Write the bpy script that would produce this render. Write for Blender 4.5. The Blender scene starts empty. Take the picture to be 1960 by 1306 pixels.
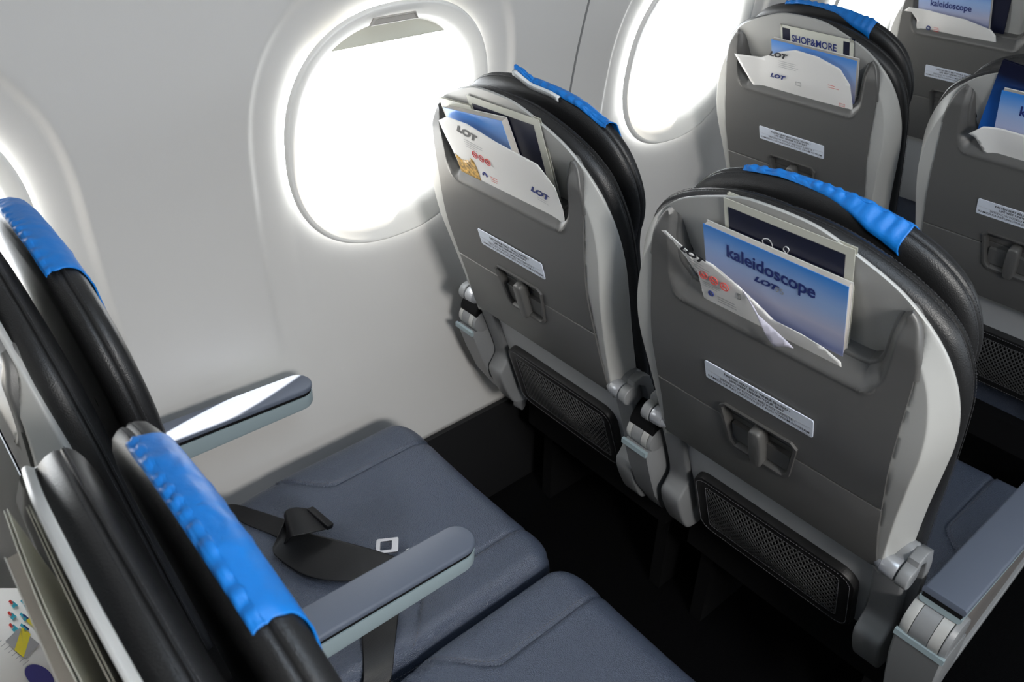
import bpy, bmesh, math, random
from math import sin, cos, pi, radians, atan, sqrt, tan
from mathutils import Vector, Matrix, noise

random.seed(7)
sc = bpy.context.scene
C = sc.collection

# ------------------------------------------------------------------ camera, sky, sun, lights, exposure
Z0 = 0.87                       # height above the floor of the seat-back datum (bottom of the placard)
PITCH = 0.787
AISLE_X = 0.5016

cam = bpy.data.cameras.new('camera')
cam_ob = bpy.data.objects.new('camera', cam); C.objects.link(cam_ob)
az, el, roll = radians(-49.288), radians(-34.490), radians(0.5746)
f_ = Vector((sin(az)*cos(el), cos(az)*cos(el), sin(el)))
r_ = f_.cross(Vector((0, 0, 1))).normalized(); u_ = r_.cross(f_)
r2 = r_*cos(roll) + u_*sin(roll); u2 = -r_*sin(roll) + u_*cos(roll)
R3 = Matrix((r2, u2, -f_)).transposed()
cam_ob.matrix_world = Matrix.Translation((0.9076, -0.7719, 0.6501 + Z0)) @ R3.to_4x4()
cam.sensor_width = 36; cam.lens = 1545.3/1960*36
cam.clip_start = 0.02; cam.clip_end = 60
cam.dof.use_dof = True; cam.dof.focus_distance = 1.25; cam.dof.aperture_fstop = 11
sc.camera = cam_ob

sc.view_settings.view_transform = 'Standard'
sc.view_settings.look = 'None'
sc.view_settings.gamma = 1.0
sc.view_settings.use_curve_mapping = False
sc.view_settings.exposure = 0.0

w = bpy.data.worlds.new('sky'); sc.world = w; w.use_nodes = True
bg = w.node_tree.nodes['Background']
bg.inputs[0].default_value = (0.93, 0.97, 1.0, 1); bg.inputs[1].default_value = 8.5

sun = bpy.data.lights.new('sun', 'SUN'); sun.energy = 36; sun.angle = radians(0.6); sun.color = (1.0, 0.93, 0.82)
sun_ob = bpy.data.objects.new('sun', sun); C.objects.link(sun_ob)
sun_ob.rotation_euler = Vector((0.15, -0.70, -0.70)).to_track_quat('-Z', 'Y').to_euler()

def area(name, loc, target, sx, sy, power, color):
    l = bpy.data.lights.new(name, 'AREA'); l.shape = 'RECTANGLE'; l.size = sx; l.size_y = sy
    l.energy = power; l.color = color
    o = bpy.data.objects.new(name, l); C.objects.link(o); o.location = loc
    o.rotation_euler = (Vector(target) - Vector(loc)).to_track_quat('-Z', 'Y').to_euler()
    return o
# daylight from the row of windows on the far side of the cabin, an added fill over the near cushions, and the ceiling lamp
area('far_side_window_light', (2.25, 1.2, 1.20), (-0.3, 1.2, 0.75), 3.2, 0.34, 15, (0.82, 0.91, 1.0))
area('cushion_fill_light', (0.75, -0.35, 2.02), (0.30, -0.35, 0.0), 0.6, 1.0, 11, (0.72, 0.85, 1.0))  # bluish fill added overhead to lighten the nearest seat cushions
k_ = area('ceiling_lamp_light', (2.05, -0.62, 1.74), (-0.31, -0.15, 0.40), 0.40, 0.30, 9.5, (1.0, 0.975, 0.94)); k_.data.spread = radians(100)

# ------------------------------------------------------------------ materials
def mat(name, col, rough=0.5, metal=0.0, spec=0.5, bump=None, var=None, sheen=0.0, coat=0.0, trans=0.0):
    m = bpy.data.materials.new(name); m.use_nodes = True
    nt = m.node_tree; b = nt.nodes['Principled BSDF']
    b.inputs['Base Color'].default_value = (*col, 1)
    b.inputs['Roughness'].default_value = rough
    b.inputs['Metallic'].default_value = metal
    b.inputs['Specular IOR Level'].default_value = spec
    if sheen: b.inputs['Sheen Weight'].default_value = sheen
    if coat: b.inputs['Coat Weight'].default_value = coat
    tc = nt.nodes.new('ShaderNodeTexCoord')
    if bump:
        kind, scale, strength, dist = bump
        if kind == 'voronoi':
            t = nt.nodes.new('ShaderNodeTexVoronoi'); t.feature = 'F1'; out = t.outputs['Distance']
        elif kind == 'weave':
            t = nt.nodes.new('ShaderNodeTexWave'); out = t.outputs['Color']; t.inputs['Distortion'].default_value = 1.5
        else:
            t = nt.nodes.new('ShaderNodeTexNoise'); t.inputs['Detail'].default_value = 4; out = t.outputs[0]
        t.inputs['Scale'].default_value = scale
        nt.links.new(tc.outputs['Object'], t.inputs['Vector'])
        bp = nt.nodes.new('ShaderNodeBump'); bp.inputs['Strength'].default_value = strength
        bp.inputs['Distance'].default_value = dist
        nt.links.new(out, bp.inputs['Height']); nt.links.new(bp.outputs[0], b.inputs['Normal'])
    if var:
        scale, amt = var
        t = nt.nodes.new('ShaderNodeTexNoise'); t.inputs['Scale'].default_value = scale; t.inputs['Detail'].default_value = 3
        nt.links.new(tc.outputs['Object'], t.inputs['Vector'])
        r = nt.nodes.new('ShaderNodeValToRGB')
        r.color_ramp.elements[0].position = .3; r.color_ramp.elements[1].position = .7
        r.color_ramp.elements[0].color = (*[c*(1-amt) for c in col], 1)
        r.color_ramp.elements[1].color = (*[min(1, c*(1+amt)) for c in col], 1)
        nt.links.new(t.outputs[0], r.inputs[0]); nt.links.new(r.outputs[0], b.inputs['Base Color'])
    return m

def ramp_mat(name, axis, stops, rough=0.35, extra=None, coat=0.0):
    """printed cover: a colour ramp along one object axis (metres), optional soft cloud noise"""
    m = bpy.data.materials.new(name); m.use_nodes = True
    nt = m.node_tree; b = nt.nodes['Principled BSDF']; b.inputs['Roughness'].default_value = rough
    b.inputs['Coat Weight'].default_value = coat
    tc = nt.nodes.new('ShaderNodeTexCoord'); sp = nt.nodes.new('ShaderNodeSeparateXYZ')
    nt.links.new(tc.outputs['Object'], sp.inputs[0])
    lo, hi = stops[0][0], stops[-1][0]
    mr = nt.nodes.new('ShaderNodeMapRange'); mr.inputs['From Min'].default_value = lo; mr.inputs['From Max'].default_value = hi
    src = sp.outputs[axis]
    if extra:
        n = nt.nodes.new('ShaderNodeTexNoise'); n.inputs['Scale'].default_value = extra[0]; n.inputs['Detail'].default_value = 3
        mp = nt.nodes.new('ShaderNodeMapping'); mp.inputs['Scale'].default_value = (0.35, 1, 1.6)
        nt.links.new(tc.outputs['Object'], mp.inputs[0]); nt.links.new(mp.outputs[0], n.inputs['Vector'])
        ma = nt.nodes.new('ShaderNodeMath'); ma.operation = 'MULTIPLY_ADD'
        sb = nt.nodes.new('ShaderNodeMath'); sb.operation = 'SUBTRACT'; sb.inputs[1].default_value = 0.5
        nt.links.new(n.outputs[0], sb.inputs[0])
        nt.links.new(sb.outputs[0], ma.inputs[0]); ma.inputs[1].default_value = extra[1]; nt.links.new(src, ma.inputs[2])
        src = ma.outputs[0]
    nt.links.new(src, mr.inputs['Value'])
    r = nt.nodes.new('ShaderNodeValToRGB'); cr = r.color_ramp
    while len(cr.elements) < len(stops): cr.elements.new(0.5)
    for e, (p, c) in zip(cr.elements, stops):
        e.position = (p-lo)/(hi-lo); e.color = (*c, 1)
    nt.links.new(mr.outputs[0], r.inputs[0]); nt.links.new(r.outputs[0], b.inputs['Base Color'])
    return m

M = dict(
    tray=mat('grey_textured_plastic', (.100, .0985, .095), .38, bump=('noise', 900, .25, .0006), var=(3, .05)),
    recess=mat('dark_latch_plastic', (.075, .073, .070), .45, bump=('noise', 900, .25, .0006)),
    shell=mat('pale_grey_plastic', (.40, .40, .385), .36, bump=('noise', 1100, .12, .0004)),
    lower=mat('mid_grey_plastic', (.40, .41, .42), .5, bump=('noise', 900, .2, .0005)),
    frame=mat('satin_grey_frame_plastic', (.21, .215, .22), .38, bump=('noise', 900, .15, .0004)),
    knob=mat('satin_metal_paint', (.42, .43, .45), .28, metal=.5),
    leather=mat('black_leather', (.012, .012, .0125), .42, spec=.5, bump=('voronoi', 800, .3, .0007)),
    leather_seat=mat('sky_tinted_leather', (.060, .075, .112), .34, spec=.7, bump=('voronoi', 560, .9, .0012)),  # dark leather, blue skylight sheen put into the base colour
    stitch=mat('grey_stitching_thread', (.09, .09, .10), .7),
    dark_stitch=mat('charcoal_thread', (.035, .035, .038), .8),
    cloth=mat('bright_blue_cloth', (.002, .165, .56), .50, bump=('noise', 160, .35, .0015)),
    felt=mat('white_velcro_felt', (.75, .77, .78), .9, bump=('noise', 700, .6, .002)),
    wall=mat('cabin_wall_panel', (.58, .57, .555), .42, bump=('noise', 700, .10, .0006)),
    ring=mat('window_frame_plastic', (.78, .77, .74), .38),
    pane=None,
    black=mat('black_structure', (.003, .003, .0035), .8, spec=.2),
    carpet=mat('black_carpet', (.0015, .0015, .002), 1.0, spec=.1, bump=('noise', 500, .8, .004)),
    dado=mat('dark_kick_panel', (.006, .006, .007), .6),
    ceil=mat('ceiling_panel', (.6, .6, .58), .7),
    paper=mat('white_paper', (.78, .77, .75), .55, bump=('noise', 25, .15, .003)),
    pages=mat('magazine_pages', (.50, .47, .43), .8, bump=('weave', 600, .7, .0008)),
    placard=mat('silver_placard', (.66, .71, .80), .45),
    ink=mat('black_ink', (.02, .02, .025), .6),
    ink_blue=mat('navy_ink', (.015, .03, .18), .5),
    ink_grey=mat('grey_ink', (.35, .35, .36), .6),
    ink_red=mat('red_ink', (.65, .06, .05), .6),
    ink_teal=mat('teal_ink', (.05, .42, .55), .6),
    ink_yellow=mat('yellow_ink', (.80, .68, .05), .6),
    gold=mat('golden_photo_print', (.45, .26, .05), .5, var=(160, .8)),
    silver_ink=mat('silver_foil_print', (.8, .8, .8), .3, metal=.4),
    beige=mat('beige_card', (.62, .62, .54), .5),
    navy=mat('navy_card', (.008, .010, .030), .38),
    blue_card=ramp_mat('blue_card_cover', 2, [(.0, (.01, .12, .50)), (.11, (.01, .10, .42)), (.17, (.006, .008, .03)), (.24, (.004, .004, .012))]),
    kal=ramp_mat('sky_photo_cover', 2, [(0, (.62, .58, .66)), (.035, (.20, .24, .44)), (.065, (.48, .49, .64)), (.10, (.30, .45, .76)), (.138, (.05, .26, .74)), (.16, (.03, .22, .72))], .3, (9, .05)),
    pad=mat('armrest_soft_pad', (.100, .118, .158), .5, bump=('noise', 800, .2, .0005)),
    armside=mat('armrest_pale_side', (.27, .335, .355), .45, bump=('noise', 900, .12, .0004)),
    taupe=mat('taupe_side_panel', (.17, .155, .145), .5, bump=('noise', 900, .15, .0005)),
    webbing=mat('black_webbing', (.004, .004, .005), .42, spec=.4, bump=('weave', 260, .4, .0006)),
    steel=mat('brushed_steel', (.36, .36, .38), .5, metal=1.0),
    net=mat('black_net', (.075, .075, .075), .5),
)
pm = bpy.data.materials.new('window_acrylic'); pm.use_nodes = True
nt = pm.node_tree; nt.nodes.clear()
o_ = nt.nodes.new('ShaderNodeOutputMaterial'); mx = nt.nodes.new('ShaderNodeMixShader'); tr = nt.nodes.new('ShaderNodeBsdfTransparent')
gl = nt.nodes.new('ShaderNodeBsdfGlossy'); gl.inputs['Roughness'].default_value = .05; mx.inputs[0].default_value = .06
nt.links.new(tr.outputs[0], mx.inputs[1]); nt.links.new(gl.outputs[0], mx.inputs[2]); nt.links.new(mx.outputs[0], o_.inputs[0])
M['pane'] = pm

# ------------------------------------------------------------------ helpers
def sm(a, b, x):
    t = max(0.0, min(1.0, (x-a)/(b-a))) if a != b else float(x > a)
    return t*t*(3-2*t)
def interp(x, xs, ys):
    if x <= xs[0]: return ys[0]
    for i in range(1, len(xs)):
        if x <= xs[i]:
            return ys[i-1] + (ys[i]-ys[i-1])*(x-xs[i-1])/(xs[i]-xs[i-1])
    return ys[-1]
def spline(pts, n, closed=False):
    """Catmull-Rom through pts (tuples of any length)"""
    out = []; L = len(pts); segs = L if closed else L-1
    g = (lambda i: pts[i % L]) if closed else (lambda i: pts[max(0, min(L-1, i))])
    for s in range(segs):
        p0, p1, p2, p3 = g(s-1), g(s), g(s+1), g(s+2)
        for k in range(n):
            t = k/n
            out.append(tuple(0.5*(2*b+(c-a)*t+(2*a-5*b+4*c-d)*t*t+(-a+3*b-3*c+d)*t**3) for a, b, c, d in zip(p0, p1, p2, p3)))
    if not closed: out.append(tuple(pts[-1]))
    return out

class MB:
    def __init__(s): s.v = []; s.f = []; s.mi = []; s.m = 0
    def add(s, vs, fs):
        o = len(s.v); s.v += [tuple(v) for v in vs]
        for f in fs: s.f.append(tuple(i+o for i in f)); s.mi.append(s.m)
    def grid(s, rows, closed=False):
        n = len(rows[0]); o = len(s.v)
        for r in rows: s.v += [tuple(p) for p in r]
        for i in range(len(rows)-1):
            for j in range(n if closed else n-1):
                k = (j+1) % n
                s.f.append((o+i*n+j, o+i*n+k, o+(i+1)*n+k, o+(i+1)*n+j)); s.mi.append(s.m)
    def box(s, a, b):
        x0, y0, z0 = a; x1, y1, z1 = b
        s.add([(x0,y0,z0),(x1,y0,z0),(x1,y1,z0),(x0,y1,z0),(x0,y0,z1),(x1,y0,z1),(x1,y1,z1),(x0,y1,z1)],
              [(3,2,1,0),(4,5,6,7),(0,1,5,4),(1,2,6,5),(2,3,7,6),(3,0,4,7)])
    def prism(s, pts, a, b, axis='y', r=0.0, k=3):
        """closed 2-D outline swept from a to b along an axis; r rounds both rims (scaled about the centroid)"""
        cx = sum(p[0] for p in pts)/len(pts); cy = sum(p[1] for p in pts)/len(pts)
        def P(x, y, h): return {'y': (x, h, y), 'x': (h, x, y), 'z': (x, y, h)}[axis]
        n = len(pts)
        # outward normals of the polygon
        area2 = sum(pts[i][0]*pts[(i+1) % n][1]-pts[(i+1) % n][0]*pts[i][1] for i in range(n)); sg = 1 if area2 > 0 else -1
        nr = []
        for i in range(n):
            p, q = pts[i-1], pts[(i+1) % n]; dx, dy = q[0]-p[0], q[1]-p[1]; l = math.hypot(dx, dy) or 1
            nr.append((sg*dy/l, -sg*dx/l))
        lv = []
        if r > 0:
            for i in range(k+1):
                t = i/k*pi/2; lv.append((r*(1-sin(t)), a+r*(1-cos(t))))
            for i in range(k+1):
                t = i/k*pi/2; lv.append((r*(1-cos(t)), b-r*(1-sin(t))))
        else: lv = [(0, a), (0, b)]
        rows = [[P(p[0]-q[0]*ins, p[1]-q[1]*ins, h) for p, q in zip(pts, nr)] for ins, h in lv]
        o = len(s.v); s.grid(rows, True)
        s.f.append(tuple(o+i for i in range(n))[::-1]); s.mi.append(s.m)
        o2 = o+(len(rows)-1)*n; s.f.append(tuple(o2+i for i in range(n))); s.mi.append(s.m)
    def cyl(s, p0, p1, r0, r1=None, n=24, caps=True, bevel=0.0):
        p0, p1 = Vector(p0), Vector(p1); r1 = r0 if r1 is None else r1
        d = (p1-p0).normalized(); a = d.orthogonal().normalized(); b = d.cross(a)
        L = (p1-p0).length
        st = [(0, 0)]*0
        if bevel: st = [(0, r0-bevel), (bevel*.3, r0-bevel*.3), (bevel, r0), (L-bevel, r1), (L-bevel*.3, r1-bevel*.3), (L, r1-bevel)]
        else: st = [(0, r0), (L, r1)]
        rows = [[p0+d*h+(a*cos(2*pi*i/n)+b*sin(2*pi*i/n))*r for i in range(n)] for h, r in st]
        o = len(s.v); s.grid(rows, True)
        if caps:
            s.f.append(tuple(o+i for i in range(n))[::-1]); s.mi.append(s.m)
            o2 = o+(len(rows)-1)*n; s.f.append(tuple(o2+i for i in range(n))); s.mi.append(s.m)
    def tube(s, pts, r, n=8):
        pts = [Vector(p) for p in pts]; rows = []
        up = Vector((0, 0, 1))
        for i, p in enumerate(pts):
            d = (pts[min(i+1, len(pts)-1)]-pts[max(i-1, 0)]).normalized()
            a = d.cross(up) if abs(d.dot(up)) < .95 else d.cross(Vector((1, 0, 0)))
            a.normalize(); b = d.cross(a)
            rows.append([p+(a*cos(2*pi*k/n)+b*sin(2*pi*k/n))*r for k in range(n)])
        o = len(s.v); s.grid(rows, True)
        s.f.append(tuple(o+i for i in range(n))[::-1]); s.mi.append(s.m)
        o2 = o+(len(rows)-1)*n; s.f.append(tuple(o2+i for i in range(n))); s.mi.append(s.m)
    def dashes(s, path, normals, length=.004, gap=.0025, wd=.0007, ht=.0006):
        """raised stitches along a path"""
        path = [Vector(p) for p in path]; acc = 0; pos = 0
        for i in range(len(path)-1):
            a, b = path[i], path[i+1]; L = (b-a).length
            if L < 1e-6: continue
            d = (b-a)/L; nrm = Vector(normals[i] if isinstance(normals, list) else normals).normalized(); sd = d.cross(nrm).normalized()
            t = -acc
            while t < L:
                t0, t1 = max(t, 0), min(t+length, L)
                if t1 > t0:
                    p, q = a+d*t0, a+d*t1
                    s.add([p-sd*wd, p+sd*wd, q+sd*wd, q-sd*wd, p-sd*wd*.6+nrm*ht, p+sd*wd*.6+nrm*ht, q+sd*wd*.6+nrm*ht, q-sd*wd*.6+nrm*ht],
                          [(4,5,6,7),(0,1,5,4),(1,2,6,5),(2,3,7,6),(3,0,4,7)])
                t += length+gap
            acc = (L+acc) % (length+gap)
    def mesh(s, name, mats, smooth=35):
        me = bpy.data.meshes.new(name); me.from_pydata(s.v, [], s.f)
        mats = mats if isinstance(mats, (list, tuple)) else [mats]
        for m in mats: me.materials.append(m)
        if len(mats) > 1: me.polygons.foreach_set('material_index', s.mi)
        bm = bmesh.new(); bm.from_mesh(me)
        bmesh.ops.remove_doubles(bm, verts=bm.verts, dist=1e-6)
        bmesh.ops.recalc_face_normals(bm, faces=bm.faces)
        bm.to_mesh(me); bm.free()
        if smooth:
            me.polygons.foreach_set('use_smooth', [True]*len(me.polygons))
            me.set_sharp_from_angle(angle=radians(smooth))
        return me

def link(name, me, parent=None, loc=(0, 0, 0), rot=(0, 0, 0), label=None):
    o = bpy.data.objects.new(name, me); C.objects.link(o)
    o.location = loc; o.rotation_euler = rot
    if parent: o.parent = parent
    if label: o['label'] = label
    return o
def thing(o, label, cat, group=None):
    o['label'] = label; o['category'] = cat
    if group: o['group'] = group
    return o
def struct(o): o['kind'] = 'structure'; return o
def empty(name, loc, rot=(0, 0, 0)): return link(name, None, None, loc, rot)

def bool_cut(me, cutter):
    a = link('tmp', me); b = link('tmp', cutter)
    md = a.modifiers.new('b', 'BOOLEAN'); md.operation = 'DIFFERENCE'; md.object = b; md.solver = 'EXACT'
    bpy.context.view_layer.update()
    out = bpy.data.meshes.new_from_object(a.evaluated_get(bpy.context.evaluated_depsgraph_get()))
    bpy.data.objects.remove(a); bpy.data.objects.remove(b)
    out.polygons.foreach_set('use_smooth', [True]*len(out.polygons)); out.set_sharp_from_angle(angle=radians(30))
    return out

_tc = {}
def text_mesh(lines, mat_, size, bold=0.0, align='CENTER', spacing=1.0, shear=0.0, sx=1.0):
    """lines = [(string, x, y, size factor, bold)]; lies in local x/z, faces -y"""
    key = (tuple(lines), mat_.name, size, bold, align, shear, sx)
    if key in _tc: return _tc[key]
    vs, fs = [], []
    for (t, x, y, k, b) in lines:
        cu = bpy.data.curves.new('t', 'FONT'); cu.body = t; cu.size = size*k; cu.align_x = align; cu.offset = b*size; cu.shear = shear
        cu.resolution_u = 3; cu.space_character = spacing
        ob = bpy.data.objects.new('t', cu); C.objects.link(ob); bpy.context.view_layer.update()
        m = bpy.data.meshes.new_from_object(ob.evaluated_get(bpy.context.evaluated_depsgraph_get()))
        o = len(vs)
        vs += [(v.co.x*sx+x, 0, v.co.y+y) for v in m.vertices]; fs += [tuple(i+o for i in p.vertices) for p in m.polygons]
        bpy.data.objects.remove(ob); bpy.data.curves.remove(cu); bpy.data.meshes.remove(m)
    me = bpy.data.meshes.new('lettering'); me.from_pydata(vs, [], fs); me.materials.append(mat_)
    _tc[key] = me
    return me

# ------------------------------------------------------------------ the cabin shell
PZ = [-.90, -.6, -.45, -.3, -.15, 0, .1, .2, .31, .45, .6, .8, 1.0, 1.2]
PX = [-.285, -.295, -.308, -.314, -.314, -.309, -.3, -.283, -.256, -.217, -.165, -.08, .02, .13]
PX = [x for x in PX]
def prof(z):
    # smoothed profile
    s = 0; 
    for k in (-2, -1, 0, 1, 2): s += interp(z+k*.025, PZ, PX)*(3-abs(k))
    return s/9
WC = [-1.63, -.82, -.022, .797, 1.61, 2.42]      # window centres along the wall
WZ, WHY, WHZ, WN = .147, .207, .218, 2.4
def se(a, hy, hz, n):
    ca, sa = cos(a), sin(a)
    return (hy*math.copysign(abs(ca)**(2/n), ca), hz*math.copysign(abs(sa)**(2/n), sa))
def recess(dy, z):
    """soft dished band that surrounds each window and runs on down the wall"""
    dz = z-WZ
    if dz >= 0: q = (abs(dy/.276)**2.5 + abs(dz/.300)**2.5)**(1/2.5)
    else: q = abs(dy/.276)
    d = (1-q)*.276                       # rough distance inside the band edge
    fade = 1 - sm(.18, .52, -dz)
    return -(.006*sm(0, .016, d)+.012*max(0, min(1, d/.075)))*fade
ZB, ZT = -.60, 1.16
N = 144
mb = MB()
for wi, yc in enumerate(WC):
    y0 = (WC[wi-1]+yc)/2 if wi else yc-.41
    y1 = (WC[wi+1]+yc)/2 if wi < len(WC)-1 else yc+.41
    rings = []
    K = 70
    for k in range(K+1):
        t = k/K; row = []
        for i in range(N):
            a = 2*pi*i/N; sy, sz = se(a, WHY, WHZ, WN)
            # outer rectangle point in the same direction
            if i % (N//4) == 0: ca, sa = [(1,0),(0,1),(-1,0),(0,-1)][i//(N//4)]
            else: ca, sa = sy, sz
            ty = ((y1-yc) if ca > 0 else (y0-yc))/ca if abs(ca) > 1e-9 else 1e9
            tz = ((ZT-WZ) if sa > 0 else (ZB-WZ))/sa if abs(sa) > 1e-9 else 1e9
            tt = min(ty, tz); oy, oz = ca*tt, sa*tt
            u = .25*t+.75*t*t if False else t**1.5
            y, z = sy+(oy-sy)*u, WZ+sz+(oz-sz)*u
            row.append((prof(z)+recess(y, z), yc+y, z+Z0))
        rings.append(row)
    mb.grid(rings, True)
    # corner fillers of the rectangle: fans from the outer ring to the true corners
wall_me = mb.mesh('wall', M['wall'], 40)
wl = struct(link('wall_left', wall_me))
sol = wl.modifiers.new('thickness', 'SOLIDIFY'); sol.thickness = .004; sol.offset = 1

# groove between the sidewall panels (a thin dark gasket strip)
for gy in (.416, 2.05):
    g = MB(); rows = []
    for i in range(60):
        z = ZB+.01+(ZT-.02-ZB)*i/59; x = prof(z)
        rows.append([(x-.002, gy-.003, z+Z0), (x+.0012, gy-.0022, z+Z0), (x+.0003, gy, z+Z0), (x+.0012, gy+.0022, z+Z0), (x-.002, gy+.003, z+Z0)])
    g.grid(rows); struct(link('trim_1' if gy < 1 else 'trim_2', g.mesh('trim', mat('panel_gasket', (.20, .20, .20), .6)))) if gy < 1 else struct(link('trim_2', g.mesh('trim', bpy.data.materials['panel_gasket'])))

# windows: outer frame ring, reveal, pane, shade handle
def window(n, yc):
    root = struct(empty('window_%d' % n, (prof(WZ), yc, 0)))
    bx = prof(WZ)
    m_ = MB(); rows = []
    def ringpt(a, ins, dx, hz_low=0.0):
        y, z = se(a, WHY-ins, WHZ-ins, WN)
        return y, z
    # (inset, depth outward from the wall surface); the lower part slopes back like a bowl
    steps = [(-.004, -.004), (-.0015, .002), (.000, .0035), (.002, .0036), (.006, .0025), (.012, .000), (.020, -.004), (.026, -.010), (.031, -.022), (.035, -.038), (.038, -.056)]
    for ins, dx in steps:
        row = []
        for i in range(96):
            a = 2*pi*i/96
            low = sm(.1, .9, -sin(a)); right = sm(.2, 1, cos(a))
            k = max(0, ins-.006)
            ins2 = ins + k*(1.15*low)
            y, z = se(a, WHY-ins, WHZ-ins2, WN)
            if low > 0: pass
            zz = WZ+z
            row.append((prof(zz)+dx-bx, y, zz+Z0))
        rows.append(row)
    m_.grid(rows, True)
    link('window_frame', m_.mesh('window_frame', M['ring'], 50), root)
    p = MB(); pr = []
    for s_ in (0, .3, .6, .85, 1.0):
        row = []
        for i in range(96):
            a = 2*pi*i/96; low = sm(.1, .9, -sin(a)); y, z = se(a, WHY-.036, WHZ-.036-.034*low, WN)
            zz = WZ+z*s_
            row.append((prof(zz)-.052-bx, y*s_, zz+Z0))
        pr.append(row)
    p.grid(pr, True)
    link('window_pane', p.mesh('window_pane', M['pane'], 60), root)
    sh = MB(); sr = []
    for zz in (.298, .301, .325, .350):
        sr.append([(prof(zz)-.034-bx, y, zz+Z0) for y in [-.150+.012*i for i in range(26)]])
    sh.grid(sr); so = link('window_shade', sh.mesh('window_shade', M['beige'], 40), root); q_ = so.modifiers.new('t', 'SOLIDIFY'); q_.thickness = .003
    # shade handle: shallow tapered grip at the top of the frame
    h = MB(); hr = []
    out = [(-.052, .000), (-.046, .012), (.034, .012), (.040, .000)]
    for lv, ins in ((-.002, 0), (.0015, .0), (.0035, .0025), (.0010, .0045)):
        hr.append([])
        cx = sum(q[0] for q in out)/4; cz = .006
        for (yy, zz) in out:
            y = yy+(cx-yy)*ins/.04; z = zz+(cz-zz)*ins/.012
            Z = .337+z; hr[-1].append((prof(Z)+.0015+lv-bx, y-.006, Z+Z0))
    h.grid(hr, True); o = len(h.v)-4; h.f.append((o, o+1, o+2, o+3)); h.mi.append(0)
    link('shade_handle', h.mesh('shade_handle', mat('grip', (.40, .38, .35), .5) if 'grip' not in bpy.data.materials else bpy.data.materials['grip'], 30), root)
for n, yc in enumerate(WC): window(n+1, yc)

# dark kick panel and ledge under the wall panels
k_ = MB(); k_.prism([(-.30, -.600), (-.283, -.600), (-.283, -.605), (-.262, -.74), (-.262, -.87), (-.33, -.87), (-.33, -.600)], -2.0, 2.9, 'y')
for i, v in enumerate(k_.v): k_.v[i] = (v[0], v[1], v[2]+Z0)
struct(link('baseboard_left', k_.mesh('kick', M['dado'], 20)))
b = MB(); b.box((-.40, -2.1, -.05), (2.5, 3.1, 0)); struct(link('floor', b.mesh('floor', M['carpet'], 0)))
b = MB(); b.box((-.05, -2.1, ZT+Z0), (2.5, 3.1, ZT+Z0+.05)); struct(link('ceiling', b.mesh('ceiling', M['ceil'], 0)))
b = MB(); b.box((2.36, -2.1, 0), (2.41, 3.1, ZT+Z0)); struct(link('wall_right', b.mesh('wall_right', M['wall'], 0)))
b = MB(); b.box((-.42, -2.14, 0), (2.41, -2.09, ZT+Z0)); struct(link('wall_back', b.mesh('wall_back', M['ceil'], 0)))
b = MB(); b.box((-.42, 2.83, 0), (2.41, 2.88, ZT+Z0)); struct(link('wall_front', b.mesh('wall_front', M['ceil'], 0)))

# ------------------------------------------------------------------ seat meshes (local frame: x across, y = depth to the front, z = up the back)
TW = .176
# ---- pale back shell
def bend(v): return .030*sm(-.005, .225, v)
sh_half = [(0, .287), (.045, .284), (.09, .268), (.14, .243), (.178, .206), (.202, .165), (.216, .115), (.220, .06), (.216, 0), (.209, -.08), (.204, -.16), (.200, -.245)]
def full_outline(half, n=6, bottom_n=10):
    R = spline(half, n)
    L = [(-x, v) for x, v in R[::-1]][:-1] if R[0][0] == 0 else [(-x, v) for x, v in R[::-1]]
    bot = [(R[-1][0]*(1-2*i/bottom_n), R[-1][1]) for i in range(1, bottom_n)]
    return R + bot + L[:len(L)]
def shell_mesh():
    out = full_outline(sh_half, 8, 24)
    n = len(out); cv = .03
    rows = []
    ts = [0.02]+[i/40 for i in range(2, 36)]+[.885, .90, .915, .922, .926, .932, .945, .96, .975, .99, 1.0]
    for t in ts:
        row = []
        for (x, v) in out:
            X, V = x*t, cv+(v-cv)*t
            B = bend(V); ax = abs(X)
            strip = B+.003 + (.046-B-.003)*((max(0, t-.925))/.075)**1.05
            cen = B+.016
            k = 1-sm(.166, .1745, ax)
            wv = strip+(max(cen, strip)-strip)*k
            pk = sm(.118, .132, V)*(1-sm(.146, .158, ax))*(1-sm(.965, 1, t))
            wv = wv+(max(wv, .054-.008*sm(.15, .25, V))-wv)*pk
            row.append((X, wv, V))
        rows.append(row)
    for dw, k in ((.0475, 1.003), (.0495, 1.002), (.053, .985)):
        rows.append([(x*k, dw, cv+(v-cv)*k) for x, v in out])
    m_ = MB(); m_.grid(rows, True)
    return m_.mesh('back_shell', M['shell'], 50)
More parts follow.
